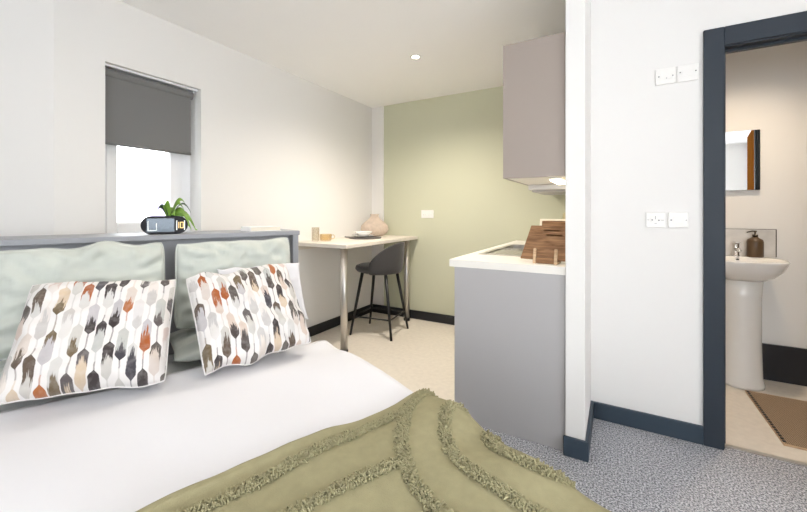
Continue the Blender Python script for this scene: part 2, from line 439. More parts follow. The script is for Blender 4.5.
# ------------------------------------------------------------------ bed (set at an angle to the room)
BA = R(67.5)                  # local x runs along the headboard, local y towards the headboard
BT = Matrix.Rotation(BA, 4, 'Z')
def bw(x, y, z=0): return BT @ Vector((x, y, z))
BX0, BX1, BY0, BY1 = -.60, .735, .07, 1.97
bed = thing('bed', 'double bed base and mattress under white duvet at an angle to the wall', 'bed', bw(0, 0), BA)
obj('divan_base', B((BX0+.05, BX1-.06, BY0+.05, BY1, .07, .33)), DIVAN, bed, bevel=.02)
bm = bmesh.new(); box(bm, BX0+.05, BX1-.06, BY0+.05, BY1, .332, .540)
obj('mattress', bm, SHEET, bed, bevel=.05, segs=4)
for fx in (BX0+.13, BX1-.13):
    for fy in (BY0+.1, BY1-.1):
        bm = bmesh.new(); tube(bm, [(fx, fy, 0), (fx, fy, .07)], .025, 12); obj('foot', bm, BLACK, bed)

# headboard unit with a ledge on top
HX0, HX1, HY, HZ, HD = -.66, .800, 2.0, 1.066, .30
hb = thing('headboard', 'grey boxed headboard with a flat ledge behind the pillows', 'headboard', bw(0, 0), BA)
obj('ledge', B((HX0-.01, HX1+.006, HY-.006, HY+HD, HZ-.024, HZ)), HEAD, hb, bevel=.003)
obj('back_panel', B((HX0+.03, HX1-.032, HY+.045, HY+.063, .02, HZ-.024)), HEAD, hb)
for xx in (HX0, HX1-.032):
    obj('side_panel', B((xx, xx+.032, HY, HY+HD-.01, 0, HZ-.024)), HEAD, hb, bevel=.002)

# --- duvet and throw share one draped surface
TOP = .603
ER = .048
def hump(x, y):
    n = noise.noise(Vector((x*3.1, y*3.1, 1.7)))*.010 + noise.noise(Vector((x*8+3, y*5, 5.2)))*.004
    return n
def bed_edge(y): return .772 - .034*max(0, min(1, (.88-y)/.55))
def drape(s, yv, off=0.0, seed=0.0, edge=None, x_lo=-.615, foot=.045):
    """s = running length across the bed (0 at bed middle); past the edge it rolls over and hangs"""
    edge = bed_edge(yv)
    def fold(s, e):
        # returns (pos, drop)
        a = e - ER
        if s <= a: return s, 0
        q = s - a; arc = ER*PI/2
        if q < arc:
            th = q/ER; return a + ER*math.sin(th), ER*(1-math.cos(th))
        return a + ER, ER + q - arc
    if s >= 0: x, dz = fold(s, edge)
    else:
        x, dz = fold(-s, -x_lo); x = -x
    y, dy = fold(-yv, -foot); y = -y
    drop = max(dz, dy) if min(dz, dy) < ER else max(dz, dy)
    hang = max(0, drop - ER)
    z = TOP + hump(x, yv) * max(0, 1 - drop/ER) - drop
    fl = .010*math.sin(yv*17)*min(1, hang*4) + .03*hang
    if dz > ER: x += (fl if s > 0 else -fl)
    if dy > ER: y -= .010*math.sin(s*15)*min(1, hang*4) + .03*hang
    kx = min(1, dz/ER)*(1 if s > 0 else -1); ky = -min(1, dy/ER)
    n = Vector((kx, ky, max(.001, 1 - max(abs(kx), abs(ky))))).normalized()
    return Vector((x, y, z)) + n*off

def grid(bm, f, us, vs, uvl=None):
    rows = [[bm.verts.new(f(u, v)) for u in us] for v in vs]
    for j in range(len(vs)-1):
        for i in range(len(us)-1):
            bm.faces.new((rows[j][i], rows[j][i+1], rows[j+1][i+1], rows[j+1][i]))
    return rows
def lin(a, b, n): return [a + (b-a)*i/(n-1) for i in range(n)]

def duvet_f(s, y):
    p = drape(s, y, .0)
    # soft gathered folds near the pillows and shallow diagonal creases
    p.z -= .013*math.exp(-((y-1.46)/.10)**2)
    p.z += .004*math.sin(11*s+4*y+2*noise.noise(Vector((s*2, y*2, 0))))*max(0, 1-abs(y-1.2)/.5)
    return p
bm = bmesh.new(); grid(bm, duvet_f, lin(-.92, 1.05, 110), lin(-.20, 1.55, 100))
dv = obj('duvet', bm, DUVET, smooth=True, mw=BT)
so = dv.modifiers.new('solid', 'SOLIDIFY'); so.thickness = .024; so.offset = -1
tag(dv, 'plain white duvet spread over the bed', 'duvet')

def throw_edge(s): return .829 + .066*(s-.078) + .006*math.sin(9*s)
def throw_f(s, v):
    y = .115 + (throw_edge(s)-.115)*v
    p = drape(s, y, .014, seed=1.1, x_lo=-.615, foot=.045)
    r = noise.noise(Vector((s*5, y*5, 9.1)))*.010 + noise.noise(Vector((s*13, y*9, 2.0)))*.004
    if p.z > TOP - .06:
        p.z += max(r, -.004)
        p.z += .008*math.exp(-((v-.985)/.012)**2)
        # soft folds pulling towards the far corner
        p.z += .009*max(0, (s-.45)/.3)*(1+math.sin(24*y + 3))
    else:
        p.x += max(0, r)*1.5*(1 if s > 0 else -1)
    return p
throw = thing('throw_blanket', 'olive green throw with tufted fringe lines over the bed foot', 'throw', bw(0, 0), BA)
bm = bmesh.new(); grid(bm, throw_f, lin(-.95, 1.12, 150), lin(0, 1, 80))
th = obj('cloth', bm, THROW, throw, smooth=True)
so = th.modifiers.new('solid', 'SOLIDIFY'); so.thickness = .006; so.offset = 1

def throw_at(x, y):
    s = x
    a = bed_edge(y) - ER
    if x > a: s = a + ER*math.asin(min(1, (x-a)/ER))
    v = (y - .115)/(throw_edge(s) - .115)
    p = throw_f(s, max(0, min(v, 1))); p.z += .006
    k = max(0, min(1, (p.x - a)/ER))
    return p, Vector((k, 0, 1-k*.8)).normalized()

def resample(pts, step):
    out = []
    for (x0, y0), (x1, y1) in zip(pts, pts[1:]):
        L = math.hypot(x1-x0, y1-y0); n = max(1, int(L/step))
        for i in range(n):
            out.append((x0+(x1-x0)*i/n, y0+(y1-y0)*i/n))
    return out
def smooth_path(pts, it=3):
    for _ in range(it):
        q = [pts[0]]
        for a, b in zip(pts, pts[1:]):
            q += [(a[0]*.75+b[0]*.25, a[1]*.75+b[1]*.25), (a[0]*.25+b[0]*.75, a[1]*.25+b[1]*.75)]
        pts = q + [pts[-1]]
    return pts
RIDGES = [
 [(-.58, .735), (-.2, .745), (.107, .760), (.33, .786), (.5, .800), (.66, .815)],
 [(.770, .850), (.70, .842), (.640, .815), (.575, .75), (.521, .69), (.49, .63), (.47, .573), (.464, .50), (.48, .42), (.52, .33), (.58, .25), (.68, .18), (.74, .15)],
 [(-.58, .63), (-.2, .64), (.1, .65), (.286, .658), (.40, .658), (.478, .64)],
 [(.765, .715), (.731, .735), (.690, .715), (.640, .665), (.600, .600), (.583, .53), (.582, .48), (.592, .42), (.63, .33), (.70, .27), (.75, .25)],
 [(.75, .60), (.715, .600), (.694, .55), (.688, .481), (.706, .433), (.735, .39)],
 [(-.58, .48), (-.2, .49), (.1, .50), (.3, .505), (.445, .50)],
 [(-.58, .33), (-.2, .34), (.1, .35), (.3, .35), (.5, .345)],
]
rs = random.Random(3)
for ri, path in enumerate(RIDGES):
    bm = bmesh.new()
    pts = resample(smooth_path(path), .0024)
    for i in range(len(pts)-1):
        tx, ty = pts[i+1][0]-pts[i][0], pts[i+1][1]-pts[i][1]
        l = math.hypot(tx, ty) or 1
        nx, ny = -ty/l, tx/l
        for k in range(6):
            w = (k-2.5)/2.5*.010 + rs.uniform(-.003, .003)
            p, n = throw_at(pts[i][0]+nx*w, pts[i][1]+ny*w)
            ang = rs.uniform(0, 2*PI); out = Vector((math.cos(ang), math.sin(ang), 0))*.7 + Vector((nx, ny, 0))*(w/.010)*.5
            ln = rs.uniform(.006, .012)*(1.25 - .5*abs(w)/.012)
            p = p - n*.001
            q1 = p + n*ln*.7 + out*ln*.2
            q2 = p + n*ln*(.85+rs.uniform(-.1, .25)) + out*ln*.6
            q3 = p + n*ln*.45 + out*ln*.95 + Vector((rs.uniform(-1, 1), rs.uniform(-1, 1), 0))*.002
            tube(bm, [p, q1, q2, q3], [.0016, .0019, .0019, .0012], 4)
    obj('tufted_fringe', bm, TUFT, throw, smooth=True)

# --- cushions
def cushion(w, h, th, n=44, seed=0, pinch=.07, ear=.03, wrinkle=.006, sag=.0, puff=2.6):
    bm = bmesh.new(); uvl = bm.loops.layers.uv.new('UVMap')
    rnd = [lin(-1, 1, n)]
    us = [math.sin(x*PI/2)*.55 + x*.45 for x in lin(-1, 1, n)]
    def P(u, v, side):
        x = w/2*u*(1 - pinch*(1-v*v)); z = h/2*v*(1 - pinch*(1-u*u))
        e = (abs(u)*abs(v))**5*ear; x *= 1+e; z *= 1+e
        k = max(0, (1-abs(u)**puff))*max(0, (1-abs(v)**puff))
        tt = th/2*k**.5
        tt *= 1 + sag*(-v)
        r = max(abs(u), abs(v))
        ang = math.atan2(v, u)
        wr = noise.noise(Vector((u*3.2+seed, v*3.2, side*3.1)))*wrinkle*1.6
        wr += math.sin(ang*17+seed*2.3+3*noise.noise(Vector((u*2, v*2, seed))))*wrinkle*.8*max(0, (r-.45)/.55)*(1-r**6)
        wr += noise.noise(Vector((u*9+seed, v*6, side)))*wrinkle*.6*(1-r**8)
        z += noise.noise(Vector((u*2.2, seed, 4)))*.024*abs(v)
        return Vector((x, -side*(tt + wr*min(1, k*6)), z + h/2))
    for side in (1, -1):
        rows = []
        for v in us:
            rows.append([(bm.verts.new(P(u, v, side)), (u*.5+.5, v*.5+.5)) for u in us])
        for j in range(n-1):
            for i in range(n-1):
                q = [rows[j][i], rows[j][i+1], rows[j+1][i+1], rows[j+1][i]]
                if side < 0: q = q[::-1]
                f = bm.faces.new([a for a, _ in q])
                for lp, (_, uvv) in zip(f.loops, q): lp[uvl].uv = uvv
    bmesh.ops.remove_doubles(bm, verts=bm.verts[:], dist=.0006)
    return bm
def piping(bm, w, h, pinch, seed, ear=0, rad=.004):
    pts = []
    for k in range(4):
        for t_ in lin(-1, 1, 24)[:-1]:
            u, v = ((t_, -1), (1, t_), (-t_, 1), (-1, -t_))[k]
            e = 1 + (abs(u)*abs(v))**5*ear
            pts.append((w/2*u*(1-pinch*(1-v*v))*e, 0, h/2*v*(1-pinch*(1-u*u))*e + h/2 + noise.noise(Vector((u*2.2, seed, 4)))*.024*abs(v)))
    tube(bm, pts + [pts[0]], rad, 6, cap=False)

def place(o, x, y, z, tilt, roll=0, yaw=0):
    o.matrix_world = BT @ Matrix.Translation((x, y, z)) @ Matrix.Rotation(R(yaw), 4, 'Z') @ Matrix.Rotation(-R(tilt), 4, 'X') @ Matrix.Rotation(R(roll), 4, 'Y')

SL = .566
# flat sleeping pillows
for x, lab, sd in ((-.125, 'pale sleeping pillow lying flat under the left velvet pillow', 3.3), (.42, 'pale sleeping pillow lying flat under the right velvet pillow', 8.1)):
    bm = cushion(.50, .36, .105, seed=sd, pinch=.03, wrinkle=.004)
    o = obj('pillow', bm, SAGE, smooth=True); place(o, x, 1.61, SL+.050, 90)
    tag(o, lab, 'pillow', 'flat sleeping pillows')
# sage velvet pillows standing against the headboard
for x, w, h, lab, sd, roll, yw in ((-.090, .515, .375, 'large sage velvet pillow behind the left patterned cushion', 1.0, -1, 0), (.440, .515, .370, 'large sage velvet pillow behind the right patterned cushion', 5.5, 2, 0)):
    e = thing('velvet_pillow', lab, 'pillow', group='sage velvet pillows')
    bm = cushion(w, h, .13, seed=sd, pinch=.035, ear=-.055, wrinkle=.016, sag=.2, puff=4)
    place(e, x, 1.80, SL+(.112 if sd < 2 else .116), 15, roll, yw)
    obj('cover', bm, SAGE, e, smooth=True)
    bm = bmesh.new(); piping(bm, w, h, .035, sd, -.055); obj('piping', bm, SAGE, e, smooth=True)
# white pillow peeping out behind the right patterned cushion
bm = cushion(.36, .27, .05, seed=2.2, pinch=.03, wrinkle=.003)
o = obj('white_pillow', bm, DUVET, smooth=True); place(o, .525, 1.655, SL+.108, 24)
tag(o, 'white pillow showing at the far edge behind the right patterned cushion', 'pillow')
# patterned cushions
for x, y, w, h, lab, sd, tilt, roll, yw in ((-.078, 1.475, .415, .375, 'feather print cushion on the left, nearest the photo edge', 1.0, 36, 3, -9),
                                       (.434, 1.43, .405, .39, 'feather print cushion on the right, nearest the desk', 4.0, 38, -4, 0)):
    e = thing('patterned_cushion', lab, 'cushion', group='feather print cushions')
    m = feather_mat('feather_print' if sd < 2 else 'feather_print_b', sd)
    bm = cushion(w, h, .15, seed=sd*3, pinch=.035, ear=-.03, wrinkle=.013, sag=.15, puff=3.6)
    place(e, x, y, SL+.054, tilt, roll, yw)
    obj('cover', bm, m, e, smooth=True)
    bm = bmesh.new(); piping(bm, w, h, .035, sd*3, -.03, .0025); obj('piping', bm, m, e, smooth=True)

# ------------------------------------------------------------------ things on the headboard ledge
ck = thing('digital_clock', 'black rounded mirror digital clock on the headboard ledge', 'clock', bw(.176, 2.075, HZ), BA)
def stadium(w, h, n=14):
    r = h/2; pts = []
    for k in range(n+1): a = -PI/2 + PI*k/n; pts.append((w/2-r + r*math.cos(a), r + r*math.sin(a)))
    for k in range(n+1): a = PI/2 + PI*k/n; pts.append((-w/2+r + r*math.cos(a), r + r*math.sin(a)))
    return pts
CW, CH = .187, .085
bm = bmesh.new(); prism(bm, stadium(CW, CH), 'y', -.018, .022); obj('case', bm, CLOCKB, ck, bevel=.003)
bm = bmesh.new(); prism(bm, [(x, z+.006) for x, z in stadium(CW-.012, CH-.012)], 'y', -.0195, -.018); obj('bezel', bm, CLOCKB, ck)
bm = B((-.072, .036, -.0205, -.0195, .011, CH-.011)); obj('mirror_face', bm, CLOCKM, ck)
def frame_boxes(x0, x1, z0, z1, y=-.0215, w=.004):
    return [(x0, x0+w, y, y+.001, z0, z1), (x1-w, x1, y, y+.001, z0, z1)]
for fb in frame_boxes(.044, .080, .018, .064, w=.004): obj('display_bracket', B(fb), DIGIT_W, ck)
SEG = {'1': 'bc', '0': 'abcdef', '2': 'abged', '5': 'afgcd'}
def digit(bm, ch, x, z, w, h, t_, y=-.0225):
    S = {'a': (x, x+w, z+h-t_, z+h), 'd': (x, x+w, z, z+t_), 'g': (x, x+w, z+h/2-t_/2, z+h/2+t_/2),
         'f': (x, x+t_, z+h/2, z+h), 'b': (x+w-t_, x+w, z+h/2, z+h), 'e': (x, x+t_, z, z+h/2), 'c': (x+w-t_, x+w, z, z+h/2)}
    for s in SEG[ch]:
        x0, x1, z0, z1 = S[s]; box(bm, x0, x1, y, y+.001, z0, z1)
bm = bmesh.new(); digit(bm, '1', .044, .027, .012, .030, .003); digit(bm, '0', .060, .027, .014, .030, .003)
obj('digits', bm, DIGIT_G, ck)
for fb in ((-.068, -.065, -.0215, -.0205, .017, .062), (-.036, -.033, -.0215, -.0205, .017, .052)): obj('display_bracket', B(fb), DIGIT_W, ck)
bm = B((-.0645, -.0365, -.0215, -.0205, .017, .020)); obj('display_bracket', bm, DIGIT_W, ck)

pl = thing('potted_plant', 'small leafy green plant in a dark pot behind the clock', 'plant', bw(.205, 2.19, HZ), BA)
bm = bmesh.new(); lathe(bm, [(0, 0), (.030, 0), (.038, .065), (.034, .065), (.032, .055), (0, .055)], 24); obj('pot', bm, POT, pl, smooth=False)
bm = bmesh.new(); lathe(bm, [(0, .055), (.032, .055)], 24)
box(bm, -.001, .001, -.001, .001, .05, .056); obj('soil', bm, SOIL, pl)
def leaf_mesh(dirx, diry, rise, length, width, droop, twist=0, base=.06):
    bm = bmesh.new(); n = 12
    d = Vector((dirx, diry, 0)).normalized(); s = Vector((-d.y, d.x, 0))
    L_, Mi, R_ = [], [], []
    for i in range(n+1):
        t_ = i/n
        p = d*(length*(t_*.9)) + Vector((0, 0, max(.012, base + rise*math.sin(t_*PI*.62) - droop*t_*t_)))
        wd = width*math.sin(PI*min(1, (t_*.92+.08)))**.8*(1-t_*.3)
        ss = (s*math.cos(twist) + Vector((0, 0, 1))*math.sin(twist))
        L_.append(bm.verts.new(p+ss*wd)); R_.append(bm.verts.new(p-ss*wd)); Mi.append(bm.verts.new(p - Vector((0, 0, min(wd*.35, .008)))))
    for i in range(n):
        bm.faces.new((L_[i], L_[i+1], Mi[i+1], Mi[i])); bm.faces.new((Mi[i], Mi[i+1], R_[i+1], R_[i]))
    return bm
LEAVES = [(1, -.55, .110, .115, .020, .155, 1.1, 0), (1, -.2, .095, .140, .020, .165, 1.2, 0), (.7, -.2, .110, .06, .020, .03, 1.1, 0), (.9, .3, .130, .085, .013, .035, 1.0, 0),
          (1, -.3, .125, .105, .016, .075, .3, 1), (-1, -.1, .095, .06, .022, .04, .7, 1), (-.3, -.4, .110, .055, .024, .04, .9, 0), (.4, -.9, .06, .05, .024, .03, .8, 0), (1, .6, .08, .1, .022, .1, .5, 0),
          (-1, -.35, .02, .14, .012, .06, .6, 1), (.2, .8, .09, .06, .022, .03, .4, 0), (1, -.1, .115, .07, .020, .05, .2, 0), (1, -.75, .04, .12, .022, .075, .35, 0)]
for (dx, dy, ri_, ln, wd, dr, tw, dk) in LEAVES:
    o = obj('leaf', leaf_mesh(dx, dy, ri_, ln, wd, dr, tw), LEAFD if dk else LEAF, pl, smooth=True)
    s_ = o.modifiers.new('s', 'SOLIDIFY'); s_.thickness = .0012
bk = thing('book', 'thin white book lying on the right end of the headboard ledge', 'book', bw(.635, 2.13, HZ), BA+R(6))
obj('cover', B((-.085, .085, -.07, .07, 0, .003), (-.085, .085, -.07, .07, .021, .024), (-.085, -.082, -.07, .07, .003, .021)), PLASTIC, bk)
obj('pages', B((-.082, .081, -.066, .066, .003, .021)), CREAMP, bk)

# ------------------------------------------------------------------ desk against the window wall
DKX, DKY0, DH = -1.885, 2.355, .905
dk = thing('desk', 'pale breakfast bar desk fixed along the window wall', 'desk', (XL, DKY0, 0))
obj('desktop', B((.001, DKX-XL, 0, YF-.014-DKY0, DH-.032, DH)), DESKTOP, dk, bevel=.003)
obj('wall_batten', B((.001, .03, .05, 1.2, DH-.075, DH-.032)), DESKTOP, dk)
for (lx, ly) in ((DKX-XL-.075, .065), (DKX-XL-.085, YF-.014-DKY0-.10)):
    bm = bmesh.new(); tube(bm, [(lx, ly, .03), (lx, ly, DH-.032)], .030, 24); lg = obj('leg', bm, STEEL, dk, smooth=True)
    bm = bmesh.new(); tube(bm, [(lx, ly, 0), (lx, ly, .03)], .034, 24); obj('foot', bm, BLACK, lg, smooth=False)

# stool
stl = thing('bar_stool', 'charcoal upholstered bar stool with black legs tucked at the desk', 'stool', (-2.01, 3.03, 0), R(7))
SZ = .655
bm = bmesh.new(); lathe(bm, [(0, SZ-.075), (.14, SZ-.075), (.19, SZ-.06), (.208, SZ-.035), (.20, SZ-.008), (.17, SZ+.003), (0, SZ-.004)], 40, sx=1.03, sy=.98)
for v in bm.verts: v.co.x = v.co.x*1.05 - .022
obj('seat', bm, STOOLF, stl, smooth=True)
bm = bmesh.new()
def shell(a, v):
    th_ = a*R(92)
    k = max(0, math.cos(a*PI/2))**.62
    hgt = .035 + .225*k
    z = SZ-.062 + (hgt+.03)*v
    r = .208 + .020*v*k - .05*max(0, .12-v)*3
    return Vector((1.03*r*math.cos(th_), .98*r*math.sin(th_), z))
grid(bm, shell, lin(-1, 1, 49), lin(0, 1, 14))
bk_ = obj('backrest', bm, STOOLF, stl, smooth=True)
so = bk_.modifiers.new('s', 'SOLIDIFY'); so.thickness = .026; so.offset = 0
bv = bk_.modifiers.new('b', 'BEVEL'); bv.width = .009; bv.segments = 3; bv.limit_method = 'ANGLE'; bv.angle_limit = R(50)
ft = []
for sx in (-1, 1):
    for sy in (-1, 1):
        a_, b_ = Vector((sx*.125, sy*.125, SZ-.07)), Vector((sx*.215, sy*.197, 0))
        bm = bmesh.new(); tube(bm, [b_, a_], [.011, .016], 14); obj('leg', bm, BLACK, stl, smooth=True)
        ft.append(b_.lerp(a_, .30))
for i, j in ((0, 1), (2, 3), (0, 2), (1, 3)):
    bm = bmesh.new(); tube(bm, [ft[i], ft[j]], .0075, 10); obj('stretcher', bm, BLACK, stl, smooth=True)

# things on the desk
e = thing('tumbler', 'smoked grey glass tumbler on the desk beside the amber cup', 'glass', (-2.37, 2.52, DH))
bm = bmesh.new(); lathe(bm, [(0, 0), (.031, 0), (.034, .004), (.035, .125), (.0325, .125), (.031, .012), (0, .012)], 28); obj('glass', bm, SMOKE, e, smooth=True)
e = thing('glass_cup', 'low amber glass cup with handle on the desk', 'cup', (-2.32, 2.60, DH), R(35))
bm = bmesh.new(); lathe(bm, [(0, 0), (.046, 0), (.054, .01), (.056, .062), (.053, .062), (.050, .013), (0, .009)], 28); obj('cup', bm, AMBER, e, smooth=True)
bm = bmesh.new(); tube(bm, [(.052, 0, .052), (.072, 0, .055), (.082, 0, .040), (.074, 0, .022), (.053, 0, .018)], .005, 8); obj('handle', bm, AMBER, e, smooth=True)
e = thing('placemat', 'round dark placemat board on the desk', 'placemat', (-2.20, 3.05, DH+.0005), R(20))
bm = bmesh.new(); lathe(bm, [(0, 0), (.16, 0), (.165, .004), (.165, .011), (.16, .013), (0, .013)], 40); obj('board', bm, SLATE, e)
bm = bmesh.new(); tube(bm, [(-.158, .0, .0075), (-.20, 0, .010), (-.215, .0, .012)], [.007, .006, .005], 8); obj('handle', bm, SLATE, e, smooth=True)
pz = DH+.0145
o = obj('plate', (lambda b: (lathe(b, [(0, 0), (.07, 0), (.078, .004), (.118, .016), (.118, .0185), (.075, .009), (0, .008)], 40), b)[1])(bmesh.new()), CERAM, smooth=True, loc=(-2.23, 3.06, pz))
tag(o, 'white dinner plate on the dark placemat, under the bowl', 'plate')
o = obj('bowl', (lambda b: (lathe(b, [(0, 0), (.04, 0), (.048, .004), (.085, .030), (.092, .044), (.089, .044), (.078, .030), (.04, .009), (0, .008)], 40), b)[1])(bmesh.new()), CERAM, smooth=True, loc=(-2.23, 3.06, pz+.0095))
tag(o, 'white bowl stacked on the plate on the desk', 'bowl')
# donut vase: a flattened ring body with a hole and a short neck
vs = thing('vase', 'beige textured rounded vase in the desk corner by the sage wall', 'vase', (-2.325, 3.40, DH), R(30))
bm = bmesh.new()
prof = [(.052, 0), (.085, .004), (.135, .032), (.155, .072), (.146, .115), (.112, .150), (.070, .182), (.052, .202), (.044, .222), (.050, .242), (.044, .242), (.038, .222), (.03, .20)]
n = 40; rings = []
for r_, z_ in prof:
    fl = .50 if z_ < .19 else .5 + .5*min(1, (z_-.19)/.05)
    rings.append([bm.verts.new((r_*math.cos(2*PI*k/n), r_*fl*math.sin(2*PI*k/n), z_)) for k in range(n)])
for r0, r1 in zip(rings, rings[1:]):
    for k in range(n): bm.faces.new((r0[k], r0[(k+1) % n], r1[(k+1) % n], r1[k]))
bm.faces.new(rings[0][::-1]); bm.faces.new(rings[-1])
obj('body', bm, STONE, vs, smooth=True)

# ------------------------------------------------------------------ kitchen run
KX0, KX1, KY0, KY1 = -.797, ST0-.003, 1.965, YF-.02
ku = thing('kitchen_base_cabinet', 'grey kitchen base cabinet run with a plain end panel', 'cabinet', (KX0, KY0, 0))
W_, D_ = KX1-KX0, KY1-KY0
obj('end_panel', B((0, W_, 0, .018, 0, .86)), UNIT, ku, bevel=.001)
obj('body', B((.02, W_, .018, D_, .1, .118), (W_-.012, W_, .018, D_, .118, .858), (.02, W_-.012, D_-.018, D_, .118, .858)), UNIT, ku)
obj('plinth', B((.05, W_, .018, D_, 0, .1)), UNIT, ku)
for k in range(3):
    y0 = .02 + k*(D_-.03)/3
    dd = obj('door', B((0, .018, y0+.002, y0+(D_-.03)/3-.002, .105, .855)), UNIT, ku, bevel=.001)
    obj('handle', B((-.012, 0, y0+.06, y0+.20, .82, .832)), STEEL, dd)
SK = (.045, .42, .33, 1.12)   # sink cut-out in worktop coordinates
wt = obj('worktop', B((-.03, W_, -.002, SK[2], 0, .04), (-.03, W_, SK[3], D_, 0, .04), (-.03, SK[0], SK[2], SK[3], 0, .04), (SK[1], W_, SK[2], SK[3], 0, .04)), WORKTOP, loc=(KX0, KY0, .861))
tag(wt, 'cream kitchen worktop on the grey base cabinets', 'worktop')
sk = thing('sink', 'inset stainless steel sink and drainer in the worktop', 'sink', (KX0, KY0, .9018))
x0, x1, y0, y1 = SK
bz = -.15
ym = y0+.42
bm = B((x0-.012, x1+.012, y0-.012, y0+.02, 0, .004), (x0-.012, x1+.012, y1-.02, y1+.012, 0, .004), (x0-.012, x0+.022, y0+.02, y1-.02, 0, .004), (x1-.022, x1+.012, y0+.02, y1-.02, 0, .004), (x0+.022, x1-.022, ym-.02, ym+.02, 0, .004))
obj('rim', bm, STEEL, sk, bevel=.001)
bm = bmesh.new(); box(bm, x0+.02, x1-.02, ym+.018, y1-.018, bz, .001)
bmesh.ops.delete(bm, geom=[f for f in bm.faces if f.calc_center_median().z > 0], context='FACES')
bo = obj('bowl', bm, STEEL, sk); s_ = bo.modifiers.new('s', 'SOLIDIFY'); s_.thickness = .002
bm = bmesh.new()
def drain(u, v): return Vector((u, v, -.004 + .0015*math.sin((u-x0)*2*PI/.03)))
grid(bm, drain, lin(x0+.02, x1-.02, 90), lin(y0+.018, ym-.018, 4))
dr = obj('drainer', bm, STEEL, sk, smooth=True); s_ = dr.modifiers.new('s', 'SOLIDIFY'); s_.thickness = .002
bm = bmesh.new(); tube(bm, [(x1+.03, ym+.2, .0), (x1+.03, ym+.2, .12), (x1+.01, ym+.2, .16), (x1-.06, ym+.2, .17), (x1-.11, ym+.2, .13)], .011, 12); obj('mixer_tap', bm, CHROME, sk, smooth=True)
o = obj('dish', (lambda b: (lathe(b, [(0, 0), (.05, 0), (.06, .006), (.095, .026), (.095, .030), (.058, .012), (0, .01)], 32), b)[1])(bmesh.new()), TEAL, smooth=True, loc=(-.56, 3.24, .901))
tag(o, 'dark green dish on the worktop beyond the sink', 'dish')

wc = thing('wall_cabinet', 'grey wall cabinet mounted above the kitchen worktop', 'cabinet', (-.523, 1.968, 1.347))
W_, D_, HH = KX1+.523, KY1-1.968, .705
obj('end_panel', B((0, W_, 0, .018, 0, HH)), UNIT_SHADED, wc, bevel=.001)
obj('body', B((.02, W_, .018, D_, .018, HH)), UNIT_SHADED, wc)
obj('underside', B((.02, W_, .018, D_, .0, .018)), WORKTOP, wc)
for k in range(3):
    y0 = .02 + k*(D_-.03)/3
    obj('door', B((0, .018, y0+.002, y0+(D_-.03)/3-.002, 0, HH)), UNIT_SHADED, wc, bevel=.001)
lt = thing('strip_light', 'glowing strip light under the wall cabinet', 'light', (-.30, 2.02, 1.329))
obj('housing', B((0, .06, 0, .30, .008, .0175)), PLASTIC, lt)  # housing of the strip light, backs the diffuser
obj('diffuser', B((.004, .056, .004, .296, 0, .008)), STRIP, lt)
hd = thing('cooker_hood', 'slim cooker hood under the far end of the wall cabinet', 'hood', (-.50, 2.50, 1.30))
obj('canopy', B((0, .26, 0, .55, .012, .046)), STEEL, hd, bevel=.003)
obj('filter', B((.02, .24, .02, .53, .0, .012)), UNIT, hd)

# board rack on the worktop: two light uprights, front rail, leaning boards
rk = thing('board_rack', 'beech rack holding wooden boards on the near end of the worktop', 'rack', (-.345, 2.035, .901), R(-4))
for xx in (-.03, .075):
    bm = bmesh.new(); prism(bm, [(-.012, 0), (.085, 0), (.085, .012), (-.001, .012), (.016, .078), (.006, .078), (-.012, .012)], 'x', xx-.008, xx+.008); obj('upright', bm, WOODL, rk, bevel=.002)
obj('rail', B((-.022, .067, -.008, .012, .002, .034)), WOOD, rk, bevel=.002)
obj('base', B((-.022, .067, .012, .083, .002, .0115)), WOOD, rk)
def slotted_board(name, w, h, th_, slots, m, lab, x, y, z, tilt, rz=-4, shear=0):
    bm = bmesh.new()
    zs = [0] + [v for s in slots for v in (s[2], s[3])] + [h]
    # stacked strips with slot openings
    prev = 0
    for (sx0, sx1, sz0, sz1) in slots:
        box(bm, -w/2, w/2, 0, th_, prev, sz0)
        box(bm, -w/2, sx0, 0, th_, sz0, sz1); box(bm, sx1, w/2, 0, th_, sz0, sz1)
        prev = sz1
    box(bm, -w/2, w/2, 0, th_, prev, h)
    for v in bm.verts: v.co.x += shear*v.co.z
    mw = Matrix.Translation((x, y, z)) @ Matrix.Rotation(R(rz), 4, 'Z') @ Matrix.Rotation(-R(tilt), 4, 'X')
    return tag(obj(name, bm, m, mw=mw, bevel=.0015), lab, 'board')
slotted_board('chopping_board', .25, .188, .016, [(-.03, .05, .128, .138), (-.05, .03, .155, .165)], WOOD, 'walnut chopping board with handle slots, front of the rack', -.332, 2.064, .9195, 20, shear=.22)
slotted_board('serving_board', .20, .215, .012, [], WOOD, 'walnut board framed in cream behind the slotted board', -.265, 2.090, .9195, 20)
bm = B((-.112, -.1005, 0, .012, 0, .2155), (.1005, .112, 0, .012, 0, .2155), (-.112, .112, 0, .012, .2155, .226))
ob = bpy.data.objects['serving_board']
obj('cream_edge', bm, CREAMP, ob)
e = thing('spice_jar', 'small clear glass jar with dark lid beside the board rack', 'jar', (-.232, 2.20, .901))
bm = bmesh.new(); lathe(bm, [(0, 0), (.022, 0), (.024, .004), (.024, .06), (.02, .066), (.0175, .066), (.0215, .058), (.0215, .006), (0, .005)], 20); obj('glass', bm, CLEAR, e, smooth=True)
bm = bmesh.new(); lathe(bm, [(0, .0665), (.0215, .0665), (.0215, .088), (0, .088)], 20); obj('lid', bm, GREYMARK, e)
e = thing('bottle', 'tall cream bottle on the worktop beside the white partition', 'bottle', (-.272, 2.62, .901))
bm = bmesh.new(); lathe(bm, [(0, 0), (.034, 0), (.036, .006), (.036, .245), (.032, .262), (.014, .272), (.013, .285), (0, .285)], 24); obj('body', bm, CREAMBOT, e, smooth=True)
